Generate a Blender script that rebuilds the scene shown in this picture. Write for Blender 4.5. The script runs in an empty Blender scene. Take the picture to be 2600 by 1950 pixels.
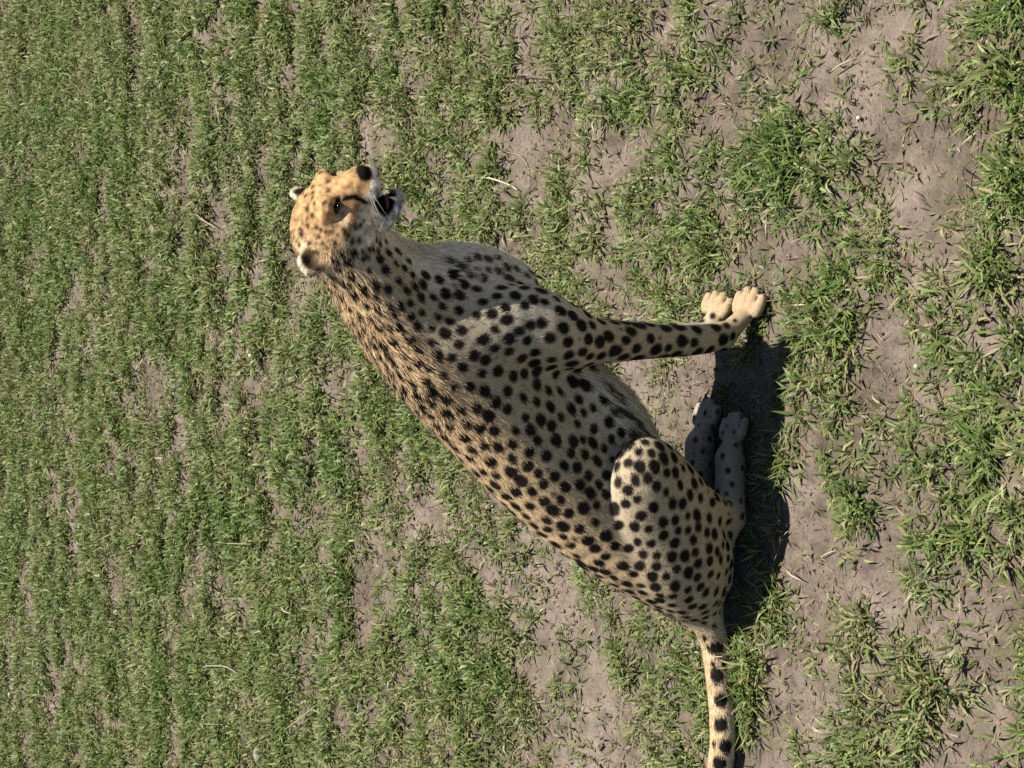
import bpy, math, random
import numpy as np
from mathutils import Matrix, Vector
rng = np.random.default_rng(11)
random.seed(5)
# ---------------------------------------------------------------- camera geometry
H_CAM, PITCH, F_PX = 2.5, math.radians(33.0), 4852.0          # metres, downward tilt, focal length in photo pixels
CAM_FWD = np.array([0, math.cos(PITCH), -math.sin(PITCH)])
CAM_UP = np.array([0, math.sin(PITCH), math.cos(PITCH)])
CAM_RIGHT = np.array([1.0, 0, 0])
CAM_POS = np.array([0, 0, H_CAM])
def ray(px, py):                       # photo pixel -> viewing direction (the photo is turned: its left is up)
    return CAM_FWD + CAM_RIGHT * ((1950 - py) - 975) / F_PX - CAM_UP * (px - 1300) / F_PX
Y_BODY = 3.03                          # depth of the animal's middle plane; P() gives depths relative to 2.47
def P(px, py, Y):                      # where that pixel meets the upright plane at depth Y
    d = ray(px, py); return CAM_POS + d * ((Y_BODY + (Y - 2.47) * 1.12) / d[1])
def G(px, py, z=0.0):                  # where that pixel meets the ground
    d = ray(px, py); return CAM_POS + d * ((z - H_CAM) / d[2])
def to_px(p):
    q = np.asarray(p) - CAM_POS; dep = q @ CAM_FWD
    return 1300 - (q @ CAM_UP) / dep * F_PX, 1950 - (975 + (q @ CAM_RIGHT) / dep * F_PX)
# ---------------------------------------------------------------- camera, sky, sun, exposure
scene = bpy.context.scene
cam_data = bpy.data.cameras.new('camera'); cam = bpy.data.objects.new('camera', cam_data)
scene.collection.objects.link(cam); scene.camera = cam
cam_data.sensor_fit = 'HORIZONTAL'; cam_data.angle = 2 * math.atan(1300 / F_PX)
cam_data.clip_start, cam_data.clip_end = .05, 2000
cx, cy, cz = -CAM_UP, CAM_RIGHT, -CAM_FWD               # the phone was held sideways: picture left is up
M = Matrix.Identity(4)
for i in range(3): M[i][0], M[i][1], M[i][2], M[i][3] = cx[i], cy[i], cz[i], CAM_POS[i]
cam.matrix_world = M
SUN_EL, SUN_AZ = math.radians(72.5), math.atan2(.29, .045)   # azimuth from +Y towards +X
SUN_DIR = Vector((math.cos(SUN_EL) * math.sin(SUN_AZ), math.cos(SUN_EL) * math.cos(SUN_AZ), math.sin(SUN_EL)))
world = bpy.data.worlds.new('World'); scene.world = world; world.use_nodes = True
wn = world.node_tree.nodes; wl = world.node_tree.links
sky = wn.new('ShaderNodeTexSky'); sky.sky_type = 'NISHITA'; sky.sun_disc = False
sky.sun_elevation, sky.sun_rotation = SUN_EL, SUN_AZ
sky.air_density, sky.dust_density, sky.ozone_density = .75, .3, 1.6
wl.new(sky.outputs[0], wn['Background'].inputs[0]); wn['Background'].inputs[1].default_value = .05
sun_data = bpy.data.lights.new('sun', 'SUN'); sun = bpy.data.objects.new('sun', sun_data); scene.collection.objects.link(sun)
sun_data.energy, sun_data.angle, sun_data.color = 5.0, math.radians(.53), (1.0, .945, .86)
sun.rotation_euler = SUN_DIR.to_track_quat('Z', 'Y').to_euler()
scene.view_settings.view_transform = 'Standard'; scene.view_settings.look = 'None'
scene.view_settings.exposure, scene.view_settings.gamma = 0.7, 1.0
scene.render.engine = 'CYCLES'; scene.cycles.max_bounces = 6; scene.cycles.use_denoising = False
# ---------------------------------------------------------------- helpers
def tag(o, label=None, category=None, group=None, kind=None):
    if label: o['label'] = label
    if category: o['category'] = category
    if group: o['group'] = group
    if kind: o['kind'] = kind
    return o
def mesh_np(name, V, F, mat, parent=None, smooth=True, col=None, link=True):
    """V (n,3), F list of (m,k) face arrays"""
    me = bpy.data.meshes.new(name)
    F = [np.asarray(f, np.int32) for f in (F if isinstance(F, list) else [F])]
    nv = len(V); nl = sum(f.size for f in F); nf = sum(len(f) for f in F)
    me.vertices.add(nv); me.vertices.foreach_set('co', np.ascontiguousarray(V, np.float32).ravel())
    me.loops.add(nl); me.loops.foreach_set('vertex_index', np.concatenate([f.ravel() for f in F]).astype(np.int32))
    sizes = np.concatenate([np.full(len(f), f.shape[1], np.int32) for f in F])
    me.polygons.add(nf); me.polygons.foreach_set('loop_start', np.concatenate([[0], np.cumsum(sizes)[:-1]]).astype(np.int32))
    me.update(calc_edges=True)
    me.polygons.foreach_set('use_smooth', np.full(nf, smooth))
    if col is not None:
        at = me.color_attributes.new('tint', 'FLOAT_COLOR', 'POINT')
        c4 = np.ones((nv, 4), np.float32); c4[:, :3] = col
        at.data.foreach_set('color', c4.ravel())
    me.materials.append(mat); me.update()
    o = bpy.data.objects.new(name, me); scene.collection.objects.link(o)
    if parent is not None: o.parent = parent
    return o
def hash2(ix, iy, seed):
    n = (ix.astype(np.int64) * 374761393 + iy.astype(np.int64) * 668265263 + seed * 974634777) & 0xffffffff
    n = ((n ^ (n >> 13)) * 1274126177) & 0xffffffff
    return ((n ^ (n >> 16)) & 0xffff) / 65535.0
def vnoise(x, y, seed=0):
    ix, iy = np.floor(x), np.floor(y); fx, fy = x - ix, y - iy
    fx, fy = fx * fx * (3 - 2 * fx), fy * fy * (3 - 2 * fy)
    a, b, c, d = hash2(ix, iy, seed), hash2(ix + 1, iy, seed), hash2(ix, iy + 1, seed), hash2(ix + 1, iy + 1, seed)
    return (a * (1 - fx) + b * fx) * (1 - fy) + (c * (1 - fx) + d * fx) * fy
def fbm(x, y, o=4, seed=0):
    s, a, t = 0, .5, 0
    for i in range(o):
        s = s + a * vnoise(x * 2**i + 17.3 * i, y * 2**i + 5.1 * i, seed + i); t += a; a *= .5
    return s / t
def sstep(a, b, x):
    t = np.clip((x - a) / (b - a), 0, 1); return t * t * (3 - 2 * t)
class NT:
    """tiny node-tree helper"""
    def __init__(s, name):
        s.m = bpy.data.materials.new(name); s.m.use_nodes = True; s.t = s.m.node_tree
        s.b = s.t.nodes['Principled BSDF']; s.out = s.t.nodes['Material Output']
    def n(s, typ, **kw):
        q = s.t.nodes.new(typ)
        for k, v in kw.items():
            if k in q.inputs: q.inputs[k].default_value = v
            else: setattr(q, k, v)
        return q
    def l(s, a, b): s.t.links.new(a, b)
    def ramp(s, fac, stops):
        r = s.n('ShaderNodeValToRGB'); e = r.color_ramp.elements
        e[0].position, e[0].color = stops[0][0], (*stops[0][1], 1)
        e[1].position, e[1].color = stops[-1][0], (*stops[-1][1], 1)
        for p, c in stops[1:-1]:
            q = e.new(p); q.color = (*c, 1)
        s.l(fac, r.inputs[0]); return r.outputs[0]
    def noise(s, co, scale, detail=4, rough=.55):
        q = s.n('ShaderNodeTexNoise'); q.inputs['Scale'].default_value = scale
        q.inputs['Detail'].default_value = detail; q.inputs['Roughness'].default_value = rough
        s.l(co, q.inputs['Vector']); return q.outputs['Fac']
    def mix(s, fac, a, b, mode='MIX'):
        q = s.n('ShaderNodeMix', data_type='RGBA', blend_type=mode)
        for v, i in ((fac, 0), (a, 6), (b, 7)):
            if hasattr(v, 'is_output'): s.l(v, q.inputs[i])
            else: q.inputs[i].default_value = v if i == 0 else (*v, 1)
        return q.outputs[2]
    def math(s, op, a, b=0.0):
        q = s.n('ShaderNodeMath', operation=op)
        for v, i in ((a, 0), (b, 1)):
            if hasattr(v, 'is_output'): s.l(v, q.inputs[i])
            else: q.inputs[i].default_value = v
        return q.outputs[0]
    def bump(s, h, strength, dist):
        q = s.n('ShaderNodeBump'); q.inputs['Strength'].default_value = strength; q.inputs['Distance'].default_value = dist
        s.l(h, q.inputs['Height']); s.l(q.outputs[0], s.b.inputs['Normal'])
def tint_material(name, rough, translucent, spec=.25, grain=0.0):
    """colour carried by each leaf or hair, some light let through"""
    t = NT(name); a = t.n('ShaderNodeVertexColor', layer_name='tint')
    c = a.outputs[0]
    if grain:
        co = t.n('ShaderNodeTexCoord').outputs['Object']
        c = t.mix(grain, c, t.ramp(t.noise(co, 260, 2), [(.3, (.35, .35, .35)), (.7, (1, 1, 1))]), 'MULTIPLY')
    t.l(c, t.b.inputs['Base Color']); t.b.inputs['Roughness'].default_value = rough
    t.b.inputs['Specular IOR Level'].default_value = spec
    if translucent:
        tr = t.n('ShaderNodeBsdfTranslucent'); t.l(c, tr.inputs[0])
        mx = t.n('ShaderNodeMixShader'); mx.inputs[0].default_value = translucent
        t.l(t.b.outputs[0], mx.inputs[1]); t.l(tr.outputs[0], mx.inputs[2]); t.l(mx.outputs[0], t.out.inputs[0])
    return t.m
def plain_material(name, col, rough=.6, var=.3, scale=120, bump=.2, spec=.3):
    t = NT(name); co = t.n('ShaderNodeTexCoord').outputs['Object']
    f = t.noise(co, scale, 3)
    t.l(t.ramp(f, [(.3, tuple(v * (1 - var) for v in col)), (.7, tuple(min(v * (1 + var), .9) for v in col))]), t.b.inputs['Base Color'])
    t.b.inputs['Roughness'].default_value = rough; t.b.inputs['Specular IOR Level'].default_value = spec
    if bump: t.bump(f, bump, .003)
    return t.m
# ---------------------------------------------------------------- the cheetah's shape: smooth union of tapered limbs
def unit(v): v = np.asarray(v, float); return v / (np.linalg.norm(v) + 1e-12)
HEAD_C = P(845, 556, 2.44)
def head_frame():
    a, p, ro = math.radians(34.5), math.radians(-7), math.radians(10)
    f = np.array([math.sin(a) * math.cos(p), -math.cos(a) * math.cos(p), -math.sin(p)])
    l = np.array([math.cos(a), math.sin(a), 0.0]); u = np.cross(f, l)
    l2 = l * math.cos(ro) - u * math.sin(ro); u2 = u * math.cos(ro) + l * math.sin(ro)
    return np.stack([f, l2, u2])       # rows: forward, left, up
HEAD_R = head_frame()
HS = .95
def hw(x, y, z): return HEAD_C + HS * (np.array([x, y, z]) @ HEAD_R)
def head_local(p): return ((p - HEAD_C) @ HEAD_R.T) / HS

class Prim:
    """one smooth piece: an ellipsoid, or a tube through several points with changing radius"""
    def __init__(s, kind, reg, pts, rad, k=.02, sq=None, rot=None, sub=False, flow=None, keel=0.0):
        s.keel = keel; s.kind, s.reg, s.k, s.sub, s.rot, s.fl = kind, reg, k, sub, rot, flow
        s.pts = np.atleast_2d(np.asarray(pts, float)); s.rad = np.asarray(rad, float)
        s.sq = np.ones(len(s.pts)) if sq is None else np.asarray(sq, float)
    def bounds(s, m):
        r = np.max(s.rad) + m
        return s.pts.min(0) - r, s.pts.max(0) + r
    def pieces(s):
        if s.kind == 'ell': return [s]
        return [Prim('tube', s.reg, s.pts[i:i+2], s.rad[i:i+2], s.k, s.sq[i:i+2], flow=s.fl, keel=s.keel) for i in range(len(s.pts) - 1)]
    def eval(s, p, flow=False):
        """distance (and the lie of the fur)"""
        if s.kind == 'ell':
            q = (p - s.pts[0]) @ s.rot.T
            r = s.rad; k0 = np.linalg.norm(q / r, axis=-1); k1 = np.linalg.norm(q / (r * r), axis=-1) + 1e-9
            d = k0 * (k0 - 1) / k1
            return (d, np.broadcast_to(s.fl, p.shape)) if flow else d
        D = None
        for i in range(len(s.pts) - 1):
            a, ba = s.pts[i], s.pts[i + 1] - s.pts[i]
            q = p - a
            h = np.clip((q @ ba) / (ba @ ba + 1e-12), 0, 1)
            q = q - h[..., None] * ba
            sq = s.sq[i] + (s.sq[i + 1] - s.sq[i]) * h
            if s.keel:                                        # broad back, narrow keel of the chest
                v = np.clip((q @ np.array([.74, 0, -.67])) / (s.rad[i] + (s.rad[i + 1] - s.rad[i]) * h), -1, 1)
                sq = sq * (1 - s.keel * v)
            q[..., 1] /= np.maximum(sq, .3)
            d = (np.linalg.norm(q, axis=-1) - (s.rad[i] + (s.rad[i + 1] - s.rad[i]) * h)) * (.5 + .5 * sq)
            if D is None:
                D = d; Fl = np.broadcast_to(unit(ba), p.shape).copy() if flow else None
            else:
                m = d < D
                if flow: Fl[m] = unit(ba)
                D = np.minimum(D, d)
        if flow and s.fl is not None: Fl[:] = s.fl
        return (D, Fl) if flow else D
def spline(A, n):
    """Catmull-Rom through the rows of A"""
    A = np.asarray(A, float); B = np.vstack([2 * A[0] - A[1], A, 2 * A[-1] - A[-2]]); out = []
    for i in range(1, len(B) - 2):
        for t in np.arange(n) / n:
            out.append(.5 * (2 * B[i] + (B[i+1] - B[i-1]) * t + (2*B[i-1] - 5*B[i] + 4*B[i+1] - B[i+2]) * t*t + (3*B[i] - B[i-1] - 3*B[i+1] + B[i+2]) * t**3))
    out.append(A[-1]); return np.array(out)
PR = []
def tube(reg, pts, k=.03, n=4, flow=None, zmin=None, keel=0.0):
    """pts: (px, py, Y, radius[, sideways squash])"""
    rows = [list(P(q[0], q[1], q[2])) + [q[3], q[4] if len(q) > 4 else 1.0] for q in pts]
    if zmin is not None:
        for r in rows: r[2] = max(r[2], r[3] + zmin)
    A = spline(rows, n)
    PR.append(Prim('tube', reg, A[:, :3], A[:, 3], k=k, sq=A[:, 4], flow=flow, keel=keel))

Y0 = 2.47
# trunk and neck
tube('trunk', [(872, 614, 2.452, .070, .95), (940, 684, 2.46, .081, .95), (1034, 782, Y0, .107, .80), (1155, 872, Y0, .143, .66), (1305, 1024, Y0, .152, .60), (1425, 1156, Y0, .150, .60),
               (1548, 1288, Y0, .130, .68), (1648, 1386, Y0, .106, .85), (1735, 1456, Y0, .086, 1.0)], k=.05, keel=.34)
tube('breast', [(1095, 740, 2.47, .066, .8), (1195, 726, 2.475, .077, .8), (1282, 745, 2.475, .069, .8)], k=.06)
tube('trunk', [(1470, 1020, Y0, .083, .8), (1560, 1092, Y0, .074, .8), (1612, 1165, Y0, .055, .8)], k=.05)                      # belly
tube('trunk', [(1400, 985, 2.52, .07, .8), (1500, 1060, 2.525, .07, .8), (1580, 1150, 2.525, .06, .8)], k=.05)  # far side of the belly, added unseen to shade the far hind foot
# forelegs
for Yl, dx, dy, o in ((2.402, 0, 0, 1), (2.500, -20, -6, -1)):
    e = 0 if o > 0 else 40
    tube('shoulder', [(1120 + dx, 915 + dy + e, Yl + o * .026, .040, .8), (1225 + dx, 858 + dy + e, Yl + o * .004, .066, .66), (1335 + dx, 822 + dy + e, Yl - o * .006, .072, .68), (1435 + dx, 848 + dy, Yl - o * .004, .056, .8)], k=.036)
    tube('fore', [(1380 + dx, 850 + dy, Yl, .056), (1470 + dx, 866 + dy, Yl, .047), (1560 + dx, 867 + dy, Yl, .040), (1660 + dx, 866 + dy, Yl, .034), (1760 + dx, 864 + dy, Yl, .030),
                  (1826 + dx, 855 + dy, Yl + .004, .0285)], k=.03)
def paw(reg, heel, toe, spread, rt, zt, kt=.010):
    """metapodium from heel to toe root, then four toes"""
    heel, toe = np.asarray(heel, float), np.asarray(toe, float)
    d = unit((toe - heel) * [1, 1, 0]); s = np.array([-d[1], d[0], 0]); L = np.linalg.norm((toe - heel)[:2])
    root = heel + d * (L * .50); root[2] = zt + rt * 1.30
    PR.append(Prim('tube', reg, [heel, root], [rt * 2.0, rt * 1.5], k=.018, flow=d))
    tips = []
    for o in (-1.5, -.5, .5, 1.5):
        ext = L * (.96 if abs(o) < 1 else .84)
        st = root + s * (o * spread * .8); st[2] = zt + rt * 1.7
        mid = heel + d * (L * (.70 if abs(o) < 1 else .62)) + s * (o * spread * .92); mid[2] = zt + rt * 1.45
        tip = heel + d * ext + s * (o * spread * .98); tip[2] = zt + rt * .85
        PR.append(Prim('tube', reg, [st, mid, tip], [rt * .92, rt * 1.0, rt * .86], k=kt, flow=d))
        tips.append((tip, d, rt))
    return tips
CLAWS = []
CLAWS += paw('pawf', P(1840, 852, 2.408), G(1922, 732, .0), .0240, .0114, .003, .0012)
CLAWS += paw('pawf', P(1806, 842, 2.500), G(1842, 742, .0), .0235, .0114, .003, .0012)
# hind legs
for near in (1, 0):
    Ym = (lambda y: y) if near else (lambda y: 2 * Y0 - y + .01)
    e = 0 if near else 55
    tube('thigh', [(1762, 1475, Ym(2.445), .066, .80), (1720, 1390, Ym(2.418), .107, .62), (1680, 1295, Ym(2.396), .106, .55), (1646, 1222 + e, Ym(2.374), .084, .60),
                   (1637, 1178 + e, Ym(2.372), .050, .9)], k=.010 if near else .03)
    if near:
        tube('shin', [(1668, 1200, 2.385, .042), (1780, 1280, 2.40, .036), (1850, 1318, 2.428, .027)], k=.015)
        CLAWS += paw('pawh', P(1855, 1168, 2.440), G(1880, 1050, .0), .0195, .0120, .003, .0035)
        tube('hock', [(1854, 1322, 2.432, .030), (1853, 1240, 2.436, .031), (1853, 1168, 2.440, .0285)], k=.02)
    else:
        tube('shin', [(1640, 1240, 2.56, .04), (1740, 1270, 2.545, .034), (1790, 1290, 2.525, .026)], k=.025)
        CLAWS += paw('pawh', P(1780, 1130, 2.524), G(1814, 1016, .0), .0195, .0120, .003, .0035)
        tube('hock', [(1788, 1290, 2.522, .030), (1780, 1210, 2.523, .032), (1778, 1130, 2.524, .0300)], k=.02)
tube('thigh', [(1790, 1400, 2.45, .058), (1800, 1455, 2.465, .05)], k=.03)      # seat
# tail
tube('tail', [(1700, 1455, Y0, .060), (1758, 1520, 2.472, .046), (1792, 1572, 2.475, .034), (1812, 1625, 2.48, .0290), (1830, 1700, 2.475, .0260), (1841, 1790, 2.465, .0255), (1846, 1880, 2.46, .0260),
        (1843, 1960, 2.47, .0255), (1830, 2050, 2.475, .022), (1822, 2150, 2.485, .022), (1812, 2260, 2.50, .021), (1800, 2370, 2.515, .018), (1790, 2430, 2.53, .010)], k=.04, zmin=.004)
# head, in its own frame: x forward, y left, z up
def he(c, r, k, reg='head', rot=None, sub=False):
    R = HEAD_R if rot is None else rot @ HEAD_R
    PR.append(Prim('ell', reg, hw(*c), np.asarray(r) * HS, k=k, rot=R, sub=sub, flow=-HEAD_R[0]))
def hc(a, ra, b, rb, k, reg='head', sub=False):
    PR.append(Prim('tube', reg, [hw(*a), hw(*b)], [ra * HS, rb * HS], k=k, sub=sub, flow=-HEAD_R[0]))
def rotz(a): c, s = math.cos(a), math.sin(a); return np.array([[c, s, 0], [-s, c, 0], [0, 0, 1.]])
def roty(a): c, s = math.cos(a), math.sin(a); return np.array([[c, 0, -s], [0, 1, 0], [s, 0, c]])
def rotx(a): c, s = math.cos(a), math.sin(a); return np.array([[1, 0, 0], [0, c, s], [0, -s, c]])

he((-.010, 0, .010), (.088, .074, .064), .04)                            # skull
for s in (1, -1):
    he((.010, s * .042, -.034), (.050, .031, .040), .03)                 # cheek
    he((.066, s * .032, .035), (.024, .022, .014), .02)                  # brow
    he((.052, s * .051, -.008), (.024, .013, .014), .018)                # cheekbone
hc((.050, 0, .016), .034, (.120, 0, -.014), .0225, .02)                   # nose bridge
hc((.050, 0, -.020), .040, (.104, 0, -.032), .027, .02)                   # upper jaw
for s in (1, -1):
    he((.110, s * .0175, -.040), (.027, .0175, .017), .01)                # whisker pad
he((.137, 0, -.018), (.010, .0140, .0105), .006)                           # nose
hc((.006, 0, -.072), .037, (.066, 0, -.101), .0225, .02)                  # lower jaw
he((.080, 0, -.1005), (.0160, .0185, .0125), .010)                          # chin
he((.090, 0, -.0735), (.056, .0230, .0150), .006, sub=True, rot=roty(math.radians(-16)))   # open mouth
for s in (1, -1):
    he((.0840, s * .0385, .0175), (.0145, .012, .0040), .005, sub=True)     # eye socket
    R = rotx(s * math.radians(-38)) @ rotz(s * math.radians(25))
    he((-.034, s * .080, .040), (.012, .027, .027), .014, reg='ear', rot=R)
    he((-.022, s * .087, .044), (.011, .0185, .0195), .005, reg='ear', rot=R, sub=True)
def build_sdf(h):
    lo = np.min([p.bounds(0)[0] for p in PR], axis=0) - .03
    hi = np.max([p.bounds(0)[1] for p in PR], axis=0) + .03
    n = np.ceil((hi - lo) / h).astype(int)
    D = np.full(n, .1, np.float32)
    ax = [lo[i] + h * np.arange(n[i]) for i in range(3)]
    def box(b0, b1):
        i0 = np.maximum(((b0 - lo) / h).astype(int), 0); i1 = np.minimum(((b1 - lo) / h).astype(int) + 2, n)
        return i0, i1
    for p in PR:
        m = p.k + 2 * h + .004
        i0, i1 = box(*p.bounds(m))
        d = np.full(i1 - i0, .2, np.float32)
        for q in p.pieces():                                   # each short piece only where it can matter
            j0, j1 = box(*q.bounds(m))
            g = np.stack(np.meshgrid(*[ax[i][j0[i]:j1[i]].astype(np.float32) for i in range(3)], indexing='ij'), -1)
            v = d[tuple(slice(j0[i] - i0[i], j1[i] - i0[i]) for i in range(3))]
            np.minimum(v, q.eval(g), out=v, casting='unsafe')
        sl = tuple(slice(i0[i], i1[i]) for i in range(3)); o = D[sl]; k = p.k
        if p.sub:
            m = np.clip(.5 - .5 * (o + d) / k, 0, 1)          # smooth subtraction
            D[sl] = o * (1 - m) - d * m + k * m * (1 - m)
        else:
            m = np.clip(.5 + .5 * (o - d) / k, 0, 1)
            D[sl] = o * (1 - m) + d * m - k * m * (1 - m)
    return D, lo, h
def surface_nets(D, lo, h):
    ins = D < 0
    n = np.array(D.shape)
    c = np.zeros(n - 1, np.int8)
    for dx in (0, 1):
        for dy in (0, 1):
            for dz in (0, 1):
                c += ins[dx:n[0]-1+dx, dy:n[1]-1+dy, dz:n[2]-1+dz]
    cells = np.argwhere((c > 0) & (c < 8))
    idx = np.full(n - 1, -1, np.int32); idx[tuple(cells.T)] = np.arange(len(cells))
    acc = np.zeros((len(cells), 3)); cnt = np.zeros(len(cells))
    corners = [np.array(q) for q in ((0,0,0),(1,0,0),(0,1,0),(1,1,0),(0,0,1),(1,0,1),(0,1,1),(1,1,1))]
    for i in range(8):
        for j in range(i + 1, 8):
            e = corners[j] - corners[i]
            if np.abs(e).sum() != 1: continue
            va = D[tuple((cells + corners[i]).T)]; vb = D[tuple((cells + corners[j]).T)]
            x = (va < 0) != (vb < 0)
            t = np.where(x, va / np.where(x, va - vb, 1), 0)
            acc[x] += (corners[i] + t[:, None] * e)[x]; cnt[x] += 1
    V = lo + h * (cells + acc / cnt[:, None])
    F = []
    for a in range(3):
        b, cc = (a + 1) % 3, (a + 2) % 3
        s0 = [slice(1, -1)] * 3; s1 = [slice(1, -1)] * 3
        s0[a] = slice(0, -1); s1[a] = slice(1, None)
        i0, i1 = ins[tuple(s0)], ins[tuple(s1)]
        e = np.argwhere(i0 != i1); flip = i0[tuple(e.T)]
        off = np.ones(3, int); off[a] = 0; e = e + off
        def q(db, dc):
            r = e.copy(); r[:, b] -= db; r[:, cc] -= dc; return idx[tuple(r.T)]
        quad = np.stack([q(1, 1), q(0, 1), q(0, 0), q(1, 0)], 1)
        quad[~flip] = quad[~flip][:, ::-1]
        F.append(quad)
    F = np.concatenate(F)
    return V, F[(F >= 0).all(1)]
def vert_normals(V, F):
    nrm = np.zeros_like(V)
    fn = np.cross(V[F[:, 2]] - V[F[:, 0]], V[F[:, 3]] - V[F[:, 1]])
    for i in range(4): np.add.at(nrm, F[:, i], fn)
    return nrm / (np.linalg.norm(nrm, axis=1, keepdims=True) + 1e-12)
def relax(V, F, it=2, w=.5):
    E = np.concatenate([F[:, [0, 1]], F[:, [1, 2]], F[:, [2, 3]], F[:, [3, 0]]])
    for q in range(it):
        s = np.zeros_like(V); c = np.zeros(len(V))
        np.add.at(s, E[:, 0], V[E[:, 1]]); np.add.at(c, E[:, 0], 1)
        np.add.at(s, E[:, 1], V[E[:, 0]]); np.add.at(c, E[:, 1], 1)
        V = V + w * (s / np.maximum(c, 1)[:, None] - V)
    return V
# ---------------------------------------------------------------- ground
# bare earth seen between the grass: photo pixel, half sizes in pixels, strength
BARE = [(940, 1300, 38, 90, 1), (945, 1420, 34, 130, 1), (925, 1540, 30, 110, 1), (1090, 1290, 45, 55, .8), (1505, 1700, 45, 110, 1), (1545, 1800, 40, 90, .8), (1590, 1900, 40, 70, .6),
        (1840, 270, 60, 75, 1), (2190, 200, 55, 110, 1), (2230, 330, 50, 110, 1), (1700, 90, 45, 70, .8), (1590, 400, 70, 60, 1), (1380, 380, 90, 60, .9), (1200, 330, 50, 70, .6),
        (2030, 620, 75, 55, 1), (2210, 500, 60, 60, .9), (2380, 430, 90, 70, 1), (1330, 470, 60, 40, .5), (1960, 850, 30, 80, .9), (2260, 940, 90, 110, 1), (2330, 1010, 80, 60, .8),
        (2070, 1050, 60, 40, .5), (2140, 1130, 60, 60, .7), (2030, 1130, 45, 120, .8), (2290, 1200, 60, 90, .9), (2070, 1370, 75, 130, 1), (2110, 1480, 70, 60, .8), (2270, 1420, 45, 110, .8),
        (2050, 1800, 80, 90, 1), (2120, 1760, 60, 60, .8), (1960, 1900, 80, 60, .9), (2240, 1720, 70, 50, .6), (2520, 1760, 60, 60, .7), (1800, 930, 70, 70, .8), (1910, 1000, 80, 150, .6), (1250, 1440, 30, 60, .5),
        (1330, 1500, 50, 60, .5), (1430, 1530, 40, 50, .6), (700, 950, 26, 130, .7), (640, 1030, 24, 110, .7), (520, 700, 22, 90, .5), (690, 700, 30, 80, .6), (850, 1000, 26, 80, .6), (560, 560, 25, 70, .6),
        (500, 330, 24, 90, .6), (610, 270, 30, 70, .6), (380, 130, 26, 70, .5), (720, 1630, 28, 80, .7), (1010, 130, 40, 70, .6), (870, 90, 30, 70, .5), (240, 860, 20, 90, .5), (310, 1110, 20, 110, .6),
        (180, 1280, 20, 120, .5), (340, 1560, 22, 130, .6), (190, 1720, 22, 100, .5), (90, 430, 16, 120, .5), (470, 1120, 22, 110, .6), (1180, 200, 40, 70, .5), (1900, 120, 40, 70, .5), (2480, 120, 50, 60, .4),
        (2350, 620, 60, 60, .5), (1700, 560, 45, 60, .5), (2450, 1500, 60, 60, .5)]
LUSH = [(2500, 800, 90, 160, 1), (2560, 1130, 70, 150, 1), (2530, 1380, 80, 130, 1), (2540, 150, 70, 130, 1), (2580, 480, 60, 90, .8), (2340, 1780, 90, 120, .8), (2010, 430, 110, 110, .9), (1650, 140, 80, 90, .9),
        (1330, 110, 70, 110, .9), (1340, 560, 80, 70, .8), (1230, 1700, 120, 180, .9), (1130, 1550, 80, 110, .8), (100, 250, 120, 260, .9), (560, 1180, 80, 120, .7), (120, 700, 110, 220, .7), (1930, 1530, 55, 100, .8),
        (1930, 1670, 60, 90, 1), (1900, 1800, 50, 90, .9), (2130, 1150, 50, 90, .6), (1980, 1260, 40, 60, .9), (1960, 1400, 35, 90, 1), (1150, 1420, 60, 60, .7), (2090, 800, 80, 90, .6), (1560, 1640, 60, 70, .7),
        (2030, 1000, 45, 60, .7), (1770, 620, 50, 60, .5), (900, 250, 70, 120, .6), (320, 1350, 70, 160, .6), (60, 1400, 60, 200, .7)]
def blobs(L, x, y):
    s = np.zeros_like(x)
    for px, py, rx, ry, w in L:
        c = G(px, py); ax = np.linalg.norm(G(px + rx, py) - G(px - rx, py)) / 2; ay = np.linalg.norm(G(px, py + ry) - G(px, py - ry)) / 2
        s = np.maximum(s, w * np.exp(-(((x - c[0]) / ay) ** 2 + ((y - c[1]) / ax) ** 2) ** 1.5 * .7))
    return s
def cover(x, y):
    """how grassy the ground is, 0..1"""
    wob = .05 * (fbm(x * 9, y * 9, 3, 71) - .5), .05 * (fbm(x * 9, y * 9, 3, 83) - .5)
    xb, yb = x + wob[0] * 2, y + wob[1] * 2
    n = fbm(x * 3.0 + 3, y * 6.0 + 8, 3, 5); far = sstep(3.0, 5.4, y)
    f = fbm(x * 9.0, y * 13.0, 3, 9) * (1 - far) + fbm(x * 6.0, y * 14.0, 3, 10) * far
    c = .71 + .17 * far + (n - .5) * 1.3 + (f - .5) * (1.7 + .5 * far)
    c = c - blobs(BARE, xb, yb) * .80 + blobs(LUSH, xb, yb) * .32
    return np.clip(c, 0, 1)
def calm(x, y):      # the trodden spot where the animal sits
    return 1 - .85 * np.exp(-(((x + .2) / .75) ** 2 + ((y - Y_BODY) / .25) ** 2) ** 2)
HX, HY = np.arange(-4.4, 4.41, .03), np.arange(.9, 9.8, .03)
_hx, _hy = np.meshgrid(HX, HY, indexing='ij'); HUM = cover(_hx, _hy)
HUM = sum(np.roll(np.roll(HUM, i, 0), j, 1) for i in (-1, 0, 1) for j in (-1, 0, 1)) / 9
def hummock(x, y):       # turf stands a little proud of the worn bare strips
    u, v = np.clip((x + 4.4) / .03, 0, len(HX) - 1.001), np.clip((y - .9) / .03, 0, len(HY) - 1.001)
    i, j = u.astype(int), v.astype(int); a, b = u - i, v - j
    return (HUM[i, j] * (1 - a) + HUM[i + 1, j] * a) * (1 - b) + (HUM[i, j + 1] * (1 - a) + HUM[i + 1, j + 1] * a) * b
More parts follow.
